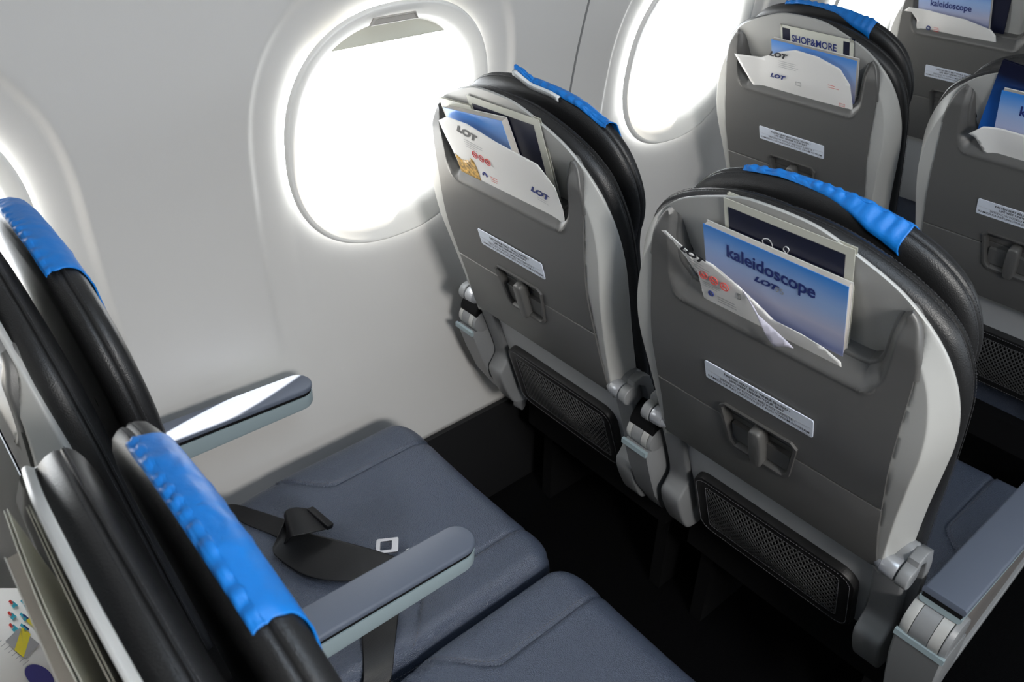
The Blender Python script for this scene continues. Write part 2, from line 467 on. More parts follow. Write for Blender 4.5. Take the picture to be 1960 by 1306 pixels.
# ---- dark upper panel with the pocket lip and its two horns
def panel_mesh():
    tx = [0, .112, .118, .123, .128, .133, .1365, .139, .1405, .142, .1435, .147, .151, .157, .163, .169, .1735, .176]
    ty = [.131, .131, .132, .134, .138, .144, .152, .162, .176, .194, .211, .222, .225, .220, .210, .194, .176, .156]
    top = spline([(a, b) for a, b in zip(tx, ty)], 3)
    cols = [(-a, b) for a, b in top[::-1]][:-1] + top
    xs = [-.112+.014*i for i in range(1, 16)]
    cols = sorted([c for c in cols if abs(c[0]) > .112] + [(x, .131) for x in xs] + [(-.112, .131), (.112, .131)])
    T = [0, .01, .03]+[.07+.065*i for i in range(6)]+[.44+.014*i for i in range(40)]+[1.0]
    poly = cols
    def wfun(x, v):
        ax = abs(x)
        base = bend(v) + .010*sm(.19, .225, v)
        if v < .06: return base
        best = 9; bi = 0
        for i in range(len(poly)-1):
            x1, y1 = poly[i]; x2, y2 = poly[i+1]; dx, dy = x2-x1, y2-y1; L2 = dx*dx+dy*dy
            t = max(0, min(1, ((x-x1)*dx+(v-y1)*dy)/L2)) if L2 > 1e-12 else 0
            d = math.hypot(x-x1-dx*t, v-y1-dy*t)
            if d < best: best = d; bx_ = abs(x1+dx*t)
        wd = .0165 - .0085*sm(.130, .143, bx_)
        if bx_ > .151: return base
        k = max(0, 1-best/wd)
        k2 = max(0, 1-abs(best-wd-.004)/.006)
        return base + .0165*(wd/.0165)*k**1.25 - .0025*k2*k2*(1-sm(.128, .15, ax))
    V0 = -.0655
    m_ = MB(); rows = []
    for (x, tv) in cols:
        rows.append([(x, wfun(x, V0+(tv-V0)*t), V0+(tv-V0)*t) for t in T])
    m_.grid(rows)
    # rolled inner edge down into the pocket
    nc = len(cols); back = []
    for ri in range(5):
        th = ri/4*pi/2; r = .0045
        row = []
        for i, (x, tv) in enumerate(cols):
            p, q = cols[max(0, i-1)], cols[min(nc-1, i+1)]; dx, dy = q[0]-p[0], q[1]-p[1]; l = math.hypot(dx, dy)
            nx, ny = -dy/l, dx/l
            row.append((x+nx*r*sin(th), wfun(x, tv)+r*(1-cos(th)), tv+ny*r*sin(th)))
        back.append(row)
    back.append([(p[0]*.992, .062, p[2]) for p in back[-1]])
    m_.grid(back)
    # sides, bottom and rear face
    edge = [(-TW, V0)]+[(x, tv) for x, tv in cols]+[(TW, V0)]
    for sx in (-1, 1):
        x, tv = cols[0] if sx < 0 else cols[-1]
        m_.grid([[(x, wfun(x, V0+(tv-V0)*t), V0+(tv-V0)*t) for t in T], [(x, .012+bend(V0+(tv-V0)*t), V0+(tv-V0)*t) for t in T]])
    m_.grid([[(x, wfun(x, V0), V0) for x, _ in cols], [(x, .012, V0) for x, _ in cols]])
    # closing back plate below the lip
    m_.grid([[(x, .012, V0) for x, _ in cols], [(x, .012+bend(.1), .100) for x, tv in cols]])
    return m_.mesh('upper_panel', M['tray'], 32)
def tray_mesh():
    m_ = MB()
    pts = [(-.176, -.0688), (.176, -.0688)]
    e = [(.177, -.12), (.180, -.17), (.1825, -.198), (.181, -.205), (.175, -.2085)]
    pts = pts + e + [(-x, v) for x, v in e[::-1]]
    m_.prism(pts, .0, .014, 'y', r=.0022)
    return m_.mesh('tray', M['tray'], 32)
# latch pocket cut through panel and tray
def trap(k=0.0, y0=-.03, y1=.011):
    pts = [(-.052+k, -.036-k), (.052-k, -.036-k), (.058-k, -.044), (.048-k, -.112), (.040-k, -.122+k), (-.040+k, -.122+k), (-.048+k, -.112), (-.058+k, -.044)]
    m_ = MB(); m_.prism(pts, y0, y1, 'y'); return m_
me_shell = shell_mesh()
me_panel = panel_mesh(); me_tray = tray_mesh()
cut = trap().mesh('c', M['recess'], 0); me_tray = bool_cut(me_tray, cut)
# panel: carve the recess directly (open surface) by pushing the vertices is too coarse, so cut it too
_c2 = trap(0, -.03, .0115).mesh('c', M['recess'], 0); me_panel = bool_cut(me_panel, _c2)

def bezel_mesh():
    out = [(-.052, -.034), (.052, -.034), (.061, -.043), (.050, -.114), (.041, -.125), (-.041, -.125), (-.050, -.114), (-.061, -.043)]
    inn = [(-.049, -.038), (.049, -.038), (.055, -.046), (.045, -.110), (.038, -.119), (-.038, -.119), (-.045, -.110), (-.055, -.046)]
    rows = [[(x, .003, v) for x, v in out], [(x, -.0025, v) for x, v in out], [(x*.98+i[0]*.02, -.0038, v*.98+i[1]*.02) for (x, v), i in zip(out, inn)],
            [(x*.3+i[0]*.7, -.0036, v*.3+i[1]*.7) for (x, v), i in zip(out, inn)], [(x, -.001, v) for x, v in inn], [(x, .012, v*.96-.003) for x, v in inn]]
    m_ = MB(); m_.grid(rows, True)
    # inner plate, two levels: the upper slot is deeper
    o = len(m_.v); m_.add([(x, .0118, v*.96-.003) for x, v in inn], [tuple(range(8))])
    m_.m = 1
    m_.box((-.046, .0035, -.115), (.046, .012, -.079))
    return m_.mesh('latch_bezel', [M['recess'], M['tray']], 30)
me_bezel = bezel_mesh()
def latch_mesh():
    pts = spline([(-.0085, -.054), (0, -.050), (.0085, -.054), (.0105, -.075), (.0105, -.105), (.008, -.124), (0, -.128), (-.008, -.124), (-.0105, -.105), (-.0105, -.075)], 4, True)
    m_ = MB(); m_.prism(pts, -.0105, .010, 'y', r=.0035); return m_.mesh('latch', M['tray'], 50)
me_latch = latch_mesh()

def rrect(hx, hy, r, cx=0, cy=0, n=5):
    pts = []
    for (sx, sy, a0) in ((1, 1, 0), (-1, 1, pi/2), (-1, -1, pi), (1, -1, 3*pi/2)):
        for i in range(n+1):
            a = a0+pi/2*i/n; pts.append((cx+sx*(hx-r)+r*cos(a), cy+sy*(hy-r)+r*sin(a)))
    return pts
m_ = MB(); m_.prism(rrect(.081, .0172, .003, 0, .0172), -.0008, .0006, 'y'); me_placard = m_.mesh('placard', M['placard'], 0)
PT = [("FASTEN SEAT BELT WHILE SEATED /", 0, .0262, 1.0, .022), ("LIFE VEST UNDER YOUR SEAT", 0, .0196, 1.0, .022),
      ("SIEDZĄC W FOTELU MIEJ PASY ZAPIĘTE /", 0, .0118, 1.0, .004), ("KAMIZELKA RATUNKOWA JEST POD TWOIM FOTELEM", 0, .0052, 1.0, .004)]
me_ptext = text_mesh(PT, M['ink'], .0062)
m_ = MB(); m_.box((-.079, -.0001, .0176), (.079, .0001, .01785)); m_.add([(.066, 0, .0018), (.078, 0, .0018), (.078, 0, .0028), (.066, 0, .0028)], [(0, 1, 2, 3)])
me_prule = m_.mesh('ruled_line', M['ink_grey'], 0)

# ---- cushions of the back
def pad_mesh(name, out, cv, profile, mats, stitch_at=(), dome=.0, cx=0):
    """stack of loops: profile = [(inset m, w)] from rear centre round to front centre"""
    n = len(out)
    m_ = MB(); rows = []
    nr = []
    for i in range(n):
        p, q = out[i-1], out[(i+1) % n]; dx, dy = q[0]-p[0], q[1]-p[1]; l = math.hypot(dx, dy) or 1
        nr.append((dy/l, -dx/l))
    a2 = sum(out[i][0]*out[(i+1) % n][1]-out[(i+1) % n][0]*out[i][1] for i in range(n)); sg = 1 if a2 > 0 else -1
    def pt(i, ins, k, w_):
        x, v = out[i]
        x2, v2 = x-sg*nr[i][0]*ins, v-sg*nr[i][1]*ins
        return (x2*k, w_, cv+(v2-cv)*k)
    prof_ = [(profile[0][0], kk, profile[0][1]-dome*(1-kk*kk)) for kk in (.02, .25, .5, .72, .88)]
    prof_ += [(ins, 1.0, w_) for ins, w_ in profile]
    prof_ += [(profile[-1][0], kk, profile[-1][1]+dome*(1-kk*kk)) for kk in (.88, .72, .5, .25, .02)]
    for ins, kk, w_ in prof_: rows.append([pt(i, ins, kk, w_) for i in range(n)])
    m_.grid(rows, True)
    m_.m = 1
    for ins, w_, nw in stitch_at:
        path = [pt(i, ins, 1, w_) for i in range(n)]
        nrm = [(sg*nr[i][0]*(1-abs(nw)), nw, sg*nr[i][1]*(1-abs(nw))) for i in range(n)]
        keep = [i for i in range(n-1) if path[i][2] > -.2]
        for i in keep: m_.dashes([path[i], path[i+1]], Vector(nrm[i]), .0028, .0016, .0004, .0004)
    return m_.mesh(name, mats, 60)
half1 = [(0, .272), (.05, .270), (.10, .258), (.15, .236), (.188, .205), (.208, .165), (.218, .115), (.219, .05), (.217, -.03), (.213, -.12), (.210, -.22), (.205, -.33), (.200, -.42)]
out1 = full_outline(half1, 5, 16)
me_back = pad_mesh('backrest', out1, -.05, [(.020, .050), (.010, .0515), (.004, .055), (.001, .061), (.000, .066), (.0004, .0705), (.002, .0720), (.0004, .0735), (.002, .077), (.007, .081), (.015, .084), (.028, .086)],
                   [M['leather'], M['dark_stitch']], stitch_at=[(0, .0690, 0), (.0, .0755, 0)], dome=-.012)
half2 = [(0, .266), (.05, .264), (.10, .254), (.14, .236), (.172, .207), (.190, .168), (.196, .125), (.190, .085), (.176, .045), (.168, 0), (.166, -.06), (.166, -.14), (.168, -.22), (.168, -.33), (.165, -.42)]
out2 = full_outline(half2, 5, 16)
me_head = pad_mesh('headrest', out2, .03, [(.026, .1005), (.013, .1025), (.005, .1065), (.001, .112), (.0003, .1165), (.0022, .1185), (.0003, .1205), (.0005, .126), (.004, .132), (.012, .136), (.026, .138)],
                   [M['leather'], M['dark_stitch']], stitch_at=[(0.0005, .1145, 0), (.0, .1222, 0)], dome=-.002)

# ---- lower back
def lower_mesh():
    m_ = MB()
    pts = [(-.172, -.18), (.172, -.18), (.168, -.33), (.160, -.47), (-.160, -.47), (-.168, -.33)]
    m_.prism(pts, .030, .046, 'y', r=.003)
    return m_.mesh('lower_shell', M['lower'], 35)
me_lower = lower_mesh()
PVT, PVB, PHX = -.318, -.490, .150
def mesh_pocket():
    out = rrect(PHX, (PVT-PVB)/2, .03, 0, (PVT+PVB)/2, 6)
    inn = rrect(PHX-.026, (PVT-PVB)/2-.024, .006, 0, (PVT+PVB)/2, 6)
    m_ = MB(); n = len(out)
    rows = [[(x, .030, v) for x, v in out], [(x, .020, v) for x, v in out],
            [(x*.97+i[0]*.03, .0165, v*.97+i[1]*.03) for (x, v), i in zip(out, inn)],
            [(x*.5+i[0]*.5, .0150, v*.5+i[1]*.5) for (x, v), i in zip(out, inn)], [(x, .0165, v) for x, v in inn], [(x, .0195, v) for x, v in inn]]
    m_.grid(rows, True); m_.m = 1
    for k, wv in ((.25, .0150), (.96, .0160)):
        path = [(x*(1-k)+i[0]*k, wv, v*(1-k)+i[1]*k) for (x, v), i in zip(out, inn)]; path.append(path[0])
        m_.dashes(path, (0, -1, 0), .0032, .0022, .0006, .0005)
    return m_.mesh('net_border', [M['leather'], mat('pale_thread', (.14, .14, .15), .7)], 40)
me_border = mesh_pocket()
def net_mesh():
    m_ = MB(); hx = PHX-.026; v0, v1 = PVB+.024, PVT-.024; cell = .0088
    nx = int(2*hx/cell); nz = int((v1-v0)/cell*1.25)
    def P(i, j, s):
        x = -hx+2*hx*(i+.5*(j % 2))/nx; v = v0+(v1-v0)*j/nz
        x = min(hx, x)
        return Vector((x, .0185-.010*sin(pi*(x+hx)/(2*hx))*sin(pi*(v-v0)/(v1-v0)), v))
    for j in range(nz):
        for i in range(nx+1):
            a = P(i, j, 0)
            for di in ((0, 1) if j % 2 else (-1, 0)):
                ii = i+di
                if 0 <= ii <= nx:
                    b_ = P(ii, j+1, 0)
                    if (b_-a).length > .02: continue
                    d = (b_-a).normalized(); s_ = d.cross(Vector((0, -1, 0)))*.0011
                    m_.add([a-s_, a+s_, b_+s_, b_-s_, a-s_+Vector((0, -.0012, 0)), a+s_+Vector((0, -.0012, 0)), b_+s_+Vector((0, -.0012, 0)), b_-s_+Vector((0, -.0012, 0))],
                           [(4, 5, 6, 7), (0, 1, 5, 4), (2, 3, 7, 6), (0, 4, 7, 3), (1, 2, 6, 5)])
    return m_.mesh('net', M['net'], 0)
me_net = net_mesh()
m_ = MB(); m_.prism(rrect(PHX-.02, (PVT-PVB)/2-.018, .01, 0, (PVT+PVB)/2), .0245, .029, 'y'); me_netback = m_.mesh('net_lining', M['black'], 0)

# boot-shaped side frames
def boot_mesh(sx):
    prof_ = spline([(.056, -.185), (.020, -.185), (.020, -.25), (.022, -.33), (.020, -.375), (.006, -.392), (-.008, -.405), (-.010, -.440), (-.002, -.500), (.012, -.520), (.046, -.528), (.058, -.48), (.060, -.33)], 4, True)
    m_ = MB(); m_.prism(prof_, .168*sx if sx > 0 else -.212, .212 if sx > 0 else -.168, 'x', r=.005)
    return m_.mesh('side_frame', M['frame'], 45)
me_bootR, me_bootL = boot_mesh(1), boot_mesh(-1)
# tray pivots and arms
def pivot_mesh(sx):
    m_ = MB()
    m_.cyl((.176*sx, .010, -.196), (.186*sx, .010, -.196), .009, .0145, bevel=.0)
    m_.cyl((.186*sx, .010, -.196), (.208*sx, .010, -.196), .0155, .0165, bevel=.002)
    return m_.mesh('tray_pivot', M['knob'], 40)
def arm_mesh(sx):
    m_ = MB()
    c0 = (.010, -.196); pts = []
    for i in range(13):
        a = radians(60)+radians(210)*i/12; pts.append((c0[0]+.0175*cos(a), c0[1]+.0175*sin(a)))
    # outer curve over the top and down to the front, slim C-shaped arm
    outer = [(.030, -.186), (.042, -.200), (.046, -.225), (.040, -.280), (.038, -.33), (.042, -.385), (.050, -.420)]
    inner = [(.062, -.410), (.054, -.38), (.052, -.33), (.056, -.280), (.063, -.225), (.058, -.188), (.042, -.172), (.022, -.172)]
    prof_ = pts[:1]+pts[1:]+[(.012, -.2135), (.022, -.2085)]+outer+inner
    prof_ = prof_
    a, b_ = (.210, .226) if sx > 0 else (-.226, -.210)
    m_.prism(prof_, a, b_, 'x', r=.002, k=2)
    return m_.mesh('tray_arm', M['frame'], 45)
me_pivR, me_pivL, me_armR, me_armL = pivot_mesh(1), pivot_mesh(-1), arm_mesh(1), arm_mesh(-1)

# ---- bottom cushion (frame: y relative to the row datum, z relative to the placard datum)
CF, CR, CZ = .700, .270, -.436
def cushion_mesh():
    m_ = MB(); hw = .236; rr = .055
    xs = [-1, -.985, -.965, -.94, -.91, -.88]+[-.845+.013*i for i in range(131)]+[.88, .91, .94, .965, .985, 1]
    ys = [CR+(CF-CR)*t for t in [0, .01, .03]+[.06+.011*i for i in range(76)]+[.905, .925, .945, .962, .976, .988, .996, 1.0]]
    def halfw(y):
        d = CF-y
        k = hw
        if d < rr: k = hw-rr+sqrt(max(0, rr*rr-(rr-d)**2))*1.0
        return k - .012*sm(.16, 0, y-CR)*1.0
    def seamx(y):
        t = y-(CF-.215)
        return .150 if t > 0 else .150+.075*sm(0, .10, -t)
    def top(x, y, s):
        z = CZ
        dx = (1-abs(s))*hw; dy = CF-y
        R = .030
        if dx < R: z -= R*(1-sqrt(max(0, 1-(1-dx/R)**2)))*.8
        R2 = .055
        if dy < R2: z -= R2*(1-sqrt(max(0, 1-(1-dy/R2)**2)))*.75
        z += .006*(x/hw)**2 - .004*cos(pi*x/hw)*.5
        z += .010*sm(.25, .42, y-CR)*0
        g = abs(abs(x)-seamx(y))
        if y > CF-.33: z -= .0055*math.exp(-(g/.0042)**2)
        # soft creases of worn leather
        z += .0012*noise.noise(Vector((x*14, y*14, 3.1)))
        return z
    rows = []
    for y in ys:
        h = halfw(y); rows.append([(s*h, y, top(s*h, y, s)) for s in xs])
    m_.grid(rows)
    # skirt
    rim = [rows[0][i] for i in range(len(xs))]+[r[-1] for r in rows[1:]]+[rows[-1][i] for i in range(len(xs)-2, -1, -1)]+[r[0] for r in rows[-2:0:-1]]
    def off(p, k, dz):
        cx, cy = 0, (CF+CR)/2; return (p[0]*(1+k), cy+(p[1]-cy)*(1+k), dz(p[2]))
    sk = [rim]+[[off(p, k, (lambda z, d=d: z-d)) for p in rim] for k, d in ((.010, .010), (.014, .022), (.010, .030), (.014, .036), (.008, .070))]
    sk.append([off(p, -.02, lambda z: CZ-.115) for p in rim])
    m_.grid(sk, True)
    m_.m = 1
    for d in (.026, .035):
        m_.dashes([off(p, .0135, (lambda z, d=d: z-d)) for p in rim], (0, 0, 1), .004, .003, .0007, .0004)
    for sx in (-1, 1):
        path = []
        y = CF-.012
        while y > CF-.315:
            x = sx*(seamx(y)+.0060); h = halfw(y)
            if abs(x) < h-.004: path.append((x, y, top(x, y, x/h)+.0006))
            y -= .005
        m_.dashes(path, (0, 0, 1), .0035, .0028, .0006, .0005)
    return m_.mesh('seat_cushion', [M['leather_seat'], M['stitch']], 50)
me_cush = cushion_mesh()
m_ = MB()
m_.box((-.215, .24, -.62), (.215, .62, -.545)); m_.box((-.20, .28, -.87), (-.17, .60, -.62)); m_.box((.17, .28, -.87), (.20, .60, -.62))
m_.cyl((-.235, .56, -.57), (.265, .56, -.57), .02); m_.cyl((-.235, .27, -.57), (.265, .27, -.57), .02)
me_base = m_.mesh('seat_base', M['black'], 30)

# ---- armrest (frame: hinge at origin on y; extends forward)
def armrest_meshes(wd, L, side_t=.040, big=False):
    h = wd/2
    def cap(hh, l, n=12, r0=0.0):
        pts = [(-hh, r0)]+[(-hh*cos(pi*i/n), l-hh+hh*sin(pi*i/n)) for i in range(n+1)]+[(hh, r0)]
        return pts
    p = MB(); p.prism(cap(h, L), -.012, 0, 'z', r=.004)
    gp = MB(); gp.prism(cap(h-.0025, L-.0025), -.0175, -.010, 'z')
    s_ = MB()
    # pale side body, deeper towards the hinge
    n = 14; rows = []
    base = cap(h-.0005, L-.0005)
    def dz(y): return -.0155-side_t*(.72+.28*(1-y/L))
    rows.append([(x, y, -.0170) for x, y in base]); rows.append([(x, y, (dz(y)+.006)) for x, y in base])
    rows.append([(x*.93, y*.995, dz(y)+.001) for x, y in base]); rows.append([(x*.80, y*.985, dz(y)) for x, y in base])
    s_.grid(rows, True); o = len(s_.v)-len(base); s_.f.append(tuple(range(o, len(s_.v)))); s_.mi.append(0)
    o = 0; s_.f.append(tuple(range(0, len(base)))[::-1]); s_.mi.append(0)
    return p.mesh('armrest_pad', M['pad'], 40), gp.mesh('armrest_gap', M['black'], 0), s_.mesh('armrest_body', M['armside'], 40)
ARM = armrest_meshes(.056, .365)
ARMB = armrest_meshes(.057, .41, .012)
def drum_mesh(wd, r):
    m_ = MB(); h = wd/2
    seg = [(-h, -h*.55, 1), (-h*.55, h*.25, 0), (h*.25, h*.72, 1), (h*.72, h, 0)]
    for i, (a, b_, k) in enumerate(seg):
        m_.m = k
        m_.cyl((a+.0004, 0, 0), (b_-.0004, 0, 0), r*(.94 if i in (0,) else 1), r*(.94 if i == 3 else 1), n=32, bevel=.0012 if i in (0, 3) else .0)
    return m_.mesh('armrest_hinge', [M['frame'], M['shell']], 40)
me_drum, me_drumB = drum_mesh(.056, .026), drum_mesh(.064, .034)
def support_mesh(wd, L, lean, big=False):
    m_ = MB(); h = wd/2
    st = [(-.018, 0, 1.0, .0), (-.024, .0, 1.02, -.004), (-.08, .004, 1.02, -.002), (-.15, .012, .92, .002), (-L, .03, .62, .010)]
    rows = []
    for z, y, k, yf in st:
        yy = lean*(-z)+y
        f0, b0 = yy-.030+yf, yy+.032
        rows.append([(-h*k, f0+.004, z), (-h*k*.9, f0, z), (h*k*.9, f0, z), (h*k, f0+.004, z), (h*k, b0, z), (-h*k, b0, z)])
    m_.grid(rows, True)
    m_.f.append(tuple(range(6))[::-1]); m_.mi.append(0); o = len(m_.v)-6; m_.f.append(tuple(range(o, o+6))); m_.mi.append(0)
    # bright lip on its upper rim
    m_.m = 1
    m_.box((-h*1.03, -.034, -.024), (h*1.03, -.028, -.014))
    return m_.mesh('armrest_support', [M['frame'], M['armside']], 40)
me_supp = support_mesh(.054, .215, .22); me_suppB = support_mesh(.066, .30, .10)
m_ = MB(); m_.prism(spline([(-.020, .018), (-.012, .040), (.015, .060), (.050, .062), (.052, .0), (.0, .0)], 4, True), -.027, .027, 'x', r=.003)
me_cap = m_.mesh('armrest_rear_cap', M['black'], 40)
m_ = MB(); m_.prism([(.015, -.03), (.46, .035), (.46, -.06), (.40, -.11), (.06, -.26), (.015, -.26)], -.014, .010, 'x', r=.004)
me_sidepanel = m_.mesh('side_panel', M['taupe'], 40)
m_ = MB(); m_.prism([(.46, -.060), (.46, -.078), (.40, -.128), (.06, -.278), (.06, -.26), (.40, -.11)], -.016, .016, 'x', r=.002)
me_sidetrim = m_.mesh('side_panel_trim', M['frame'], 40)

# ------------------------------------------------------------------ seats
def seat(col, row, th, dy, label, arms=(), details=True, dx=0.0):
    X = (0.012 if col == 0 else AISLE_X)+dx
    root = empty('airliner_seat', (X, row*PITCH, 0))
    thing(root, label, 'seat', None)
    T = dict(parent=root, loc=(0, 0, Z0), rot=(th, 0, 0))
    def part(name, me, label=None, parent=None):
        if parent is not None: return link(name, me, parent, label=label)
        return link(name, me, root, (0, dy, Z0), (th, 0, 0), label)
    part('back_shell', me_shell, 'pale grey plastic back shell')
    part('upper_panel', me_panel, 'grey panel with the literature pocket')
    tray = part('tray_table', me_tray, 'grey folded tray table')
    part('latch_bezel', me_bezel, None, tray); part('latch', me_latch, 'grey turn latch', tray)
    pl = part('placard', me_placard, 'silver seat belt placard'); part('lettering', me_ptext, None, pl).location = (0, -.0011, 0); part('ruled_line', me_prule, None, pl).location = (0, -.0011, 0)
    part('backrest', me_back, 'black leather back cushion'); part('headrest', me_head, 'black leather headrest cushion')
    part('lower_shell', me_lower)
    if details:
        nb = part('net_pocket', me_border, 'black net pocket with a stitched leather border'); part('net', me_net, None, nb); part('net_lining', me_netback, None, nb)
    part('side_frame', me_bootL); part('side_frame', me_bootR)
    for mp, ma in ((me_pivL, me_armL), (me_pivR, me_armR)):
        a = part('tray_arm', ma); part('tray_pivot', mp, 'satin metal pivot knob', a)
    link('seat_cushion', me_cush, root, (0, 0, Z0)); link('seat_base', me_base, root, (0, 0, Z0), label='black under-seat structure')
    for kind in arms:
        big = kind == 'aisle'
        ax = {'wall': -.241, 'middle': .240, 'aisle': .262}[kind]; ay = .105; azz = -.272
        zt = {'wall': -.250, 'middle': -.250, 'aisle': -.232}[kind]
        P_, G_, S_ = ARMB if big else ARM
        L = .41 if big else .365
        tip = .505
        body = link('armrest', S_, root, (ax, tip-L, Z0+zt+.022), (radians(-3.0), 0, 0), 'pale armrest body')
        link('armrest_pad', P_, body, label='grey soft armrest pad'); link('armrest_gap', G_, body)
        dr = link('armrest_hinge', me_drumB if big else me_drum, root, (ax, ay, Z0+azz), label='striped hinge drum')
        sp = link('armrest_support', me_suppB if big else me_supp, root, (ax, ay, Z0+azz))
        if not big: link('rear_cap', me_cap, dr)
        else:
            s1 = link('side_panel', me_sidepanel, root, (ax+.004, ay, Z0+azz), label='taupe side panel'); link('side_panel_trim', me_sidetrim, s1)
    return root

SP = {  # (column, row): (tilt, dy)
    (0, -1): (radians(5), .030), (1, -1): (radians(6), .005),
    (0, 0): (radians(17.46), -.001), (1, 0): (radians(18.65), -.008),
    (0, 1): (radians(21.69), .015), (1, 1): (radians(21.02), .003), (0, 2): (radians(19.81), -.0095), (1, 2): (radians(20), 0)}
seat(0, -1, *SP[0, -1], 'window seat at the left edge with its empty cushion and loose black seat belt', ('wall', 'middle'))
seat(1, -1, *SP[1, -1], 'nearest seat at the bottom left seen from above with bright blue cloth on its headrest', ())
seat(0, 0, *SP[0, 0], 'window seat in the middle of the picture, back towards us beside the big bright window', ('wall', 'middle'))
seat(1, 0, *SP[1, 0], 'large aisle seat back at the right with a folded white card over the sky-blue magazine', ('aisle',))
seat(0, 1, *SP[0, 1], 'window seat further ahead whose pocket holds the SHOP&MORE leaflet', ('middle',))
seat(1, 1, *SP[1, 1], 'aisle seat cut off by the right edge with a tall navy folder in its pocket', ())
seat(0, 2, *SP[0, 2], 'farthest window seat at the top right corner of the picture', (), False)

def seat_matrix(col, row):
    th, dy = SP[col, row]; X = 0.012 if col == 0 else AISLE_X
    return Matrix.Translation((X, row*PITCH+dy, Z0)) @ Matrix.Rotation(th, 4, 'X')
def place(o, col, row, x=0, w_=0, v=0, rot=(0, 0, 0)):
    o.matrix_world = seat_matrix(col, row) @ Matrix.Translation((x, w_, v)) @ (Matrix.Rotation(rot[1], 4, 'Y') @ Matrix.Rotation(rot[0], 4, 'X') @ Matrix.Rotation(rot[2], 4, 'Z'))
    return o

# ------------------------------------------------------------------ blue headrest covers
def cover_mesh(seed, x0=-.097, x1=.103, front=.12, rear=.018, curl=False, rearskew=0.0, sw=0.0):
    rnd = random.Random(seed); n = 130
    topv = lambda x: interp(abs(x), [0, .05, .10, .14], [.266, .264, .254, .236])
    rows = []
    m_ = MB()
    for i in range(n+1):
        t = i/n; x = x0+(x1-x0)*t
        tv = topv(x)
        fr = rear*(.75+.45*noise.noise(Vector((x*28, seed, 0)))+.18*noise.noise(Vector((x*160, seed, 5)))) + rearskew*t**3
        fl_ = sm(.001, .013, fr)
        path = [(.1065+sw*(1-fl_)-.004*fl_, tv+.0006-fr), (.1075+sw*(1-fl_)-.003*fl_, tv+.0010-fr*.5), (.109+sw, tv+.0016), (.1105+sw, tv+.002), (.113+sw, tv+.0022), (.118, tv+.0022), (.124, tv+.001), (.130, tv-.003), (.1355, tv-.010), (.1385, tv-.022), (.1395, tv-.045), (.140, tv-.080), (.140, tv-front)]
        sp_ = spline(path, 4); row = []
        for j, (wv, vv) in enumerate(sp_):
            q = j/(len(sp_)-1)
            pk = (.5+.5*sin(x*390+seed+1.5*sin(x*60)))*sm(.02, .12, q)*(1-sm(.22, .50, q))
            wr = .0020*noise.noise(Vector((x*30, q*4, seed*3.3)))+.0022*pk+.0012*noise.noise(Vector((x*80, q*9, seed)))*sm(.3, .6, q)
            c_ = curl and .016*sm(.22, 0, t)*(1-sm(.2, .55, q)) or 0
            row.append((x+.003*noise.noise(Vector((q*9, seed, t > .5))), wv+(wr if q > .75 else 0)*1.0+(-.001 if q < .15 else 0), vv+.0015+max(0, wr)+c_))
        rows.append(row)
    m_.grid(rows)
    me = m_.mesh('headrest_cover', [M['cloth']], 60)
    return me
def cover(col, row, label, **k):
    o = link('headrest_cover', cover_mesh(**k)); place(o, col, row)
    s_ = o.modifiers.new('thickness', 'SOLIDIFY'); s_.thickness = .0014; s_.offset = 1
    return thing(o, label, 'headrest cover', 'blue cloth headrest covers')
cover(0, -1, 'blue cloth cover on the headrest against the wall at the left edge', seed=1, rear=.002)
cv = cover(1, -1, 'bright blue wrinkled cloth cover on the nearest headrest at the bottom left', seed=2, rear=.001, sw=.004, x0=-.088, x1=.106)
cb = cover(0, 0, 'blue cloth cover with a curled-up white end on the headrest by the big window', seed=3, x0=-.03, x1=.150, rear=.002, curl=True, front=.10, sw=.009)
cover(1, 0, 'frayed blue cloth cover on the big headrest right of centre', seed=4, rear=.001, x0=-.10, x1=.105, rearskew=.020, sw=.011)
cover(0, 1, 'pale blue cloth cover on the headrest above the SHOP&MORE leaflet', seed=5, rear=.001, x0=-.09, x1=.11, rearskew=.020, sw=.011)
cover(1, 1, 'blue cloth cover just visible at the right edge behind the navy folder', seed=6, x0=-.06, x1=.10)
# white felt underside of the curled end
f = MB(); rows = []
for i in range(16):
    x = -.026+.095*i/15; tv = interp(abs(x), [0, .05, .10], [.266, .264, .254]); up = .016*sm(.22, 0, (x+.03)/.195)
    rows.append([(x, .1070+.0010*k, tv+.004+up*.9-.008*(1-k/6)*sm(0, .2, i/15)*0+(-.006 if k == 0 else 0)) for k in range(7)])
f.grid(rows); fo = link('felt_lining', f.mesh('felt_lining', M['felt']), cb, label='white felt underside')
fs = fo.modifiers.new('t', 'SOLIDIFY'); fs.thickness = .001; fo.location = (0, -.0016, .001)

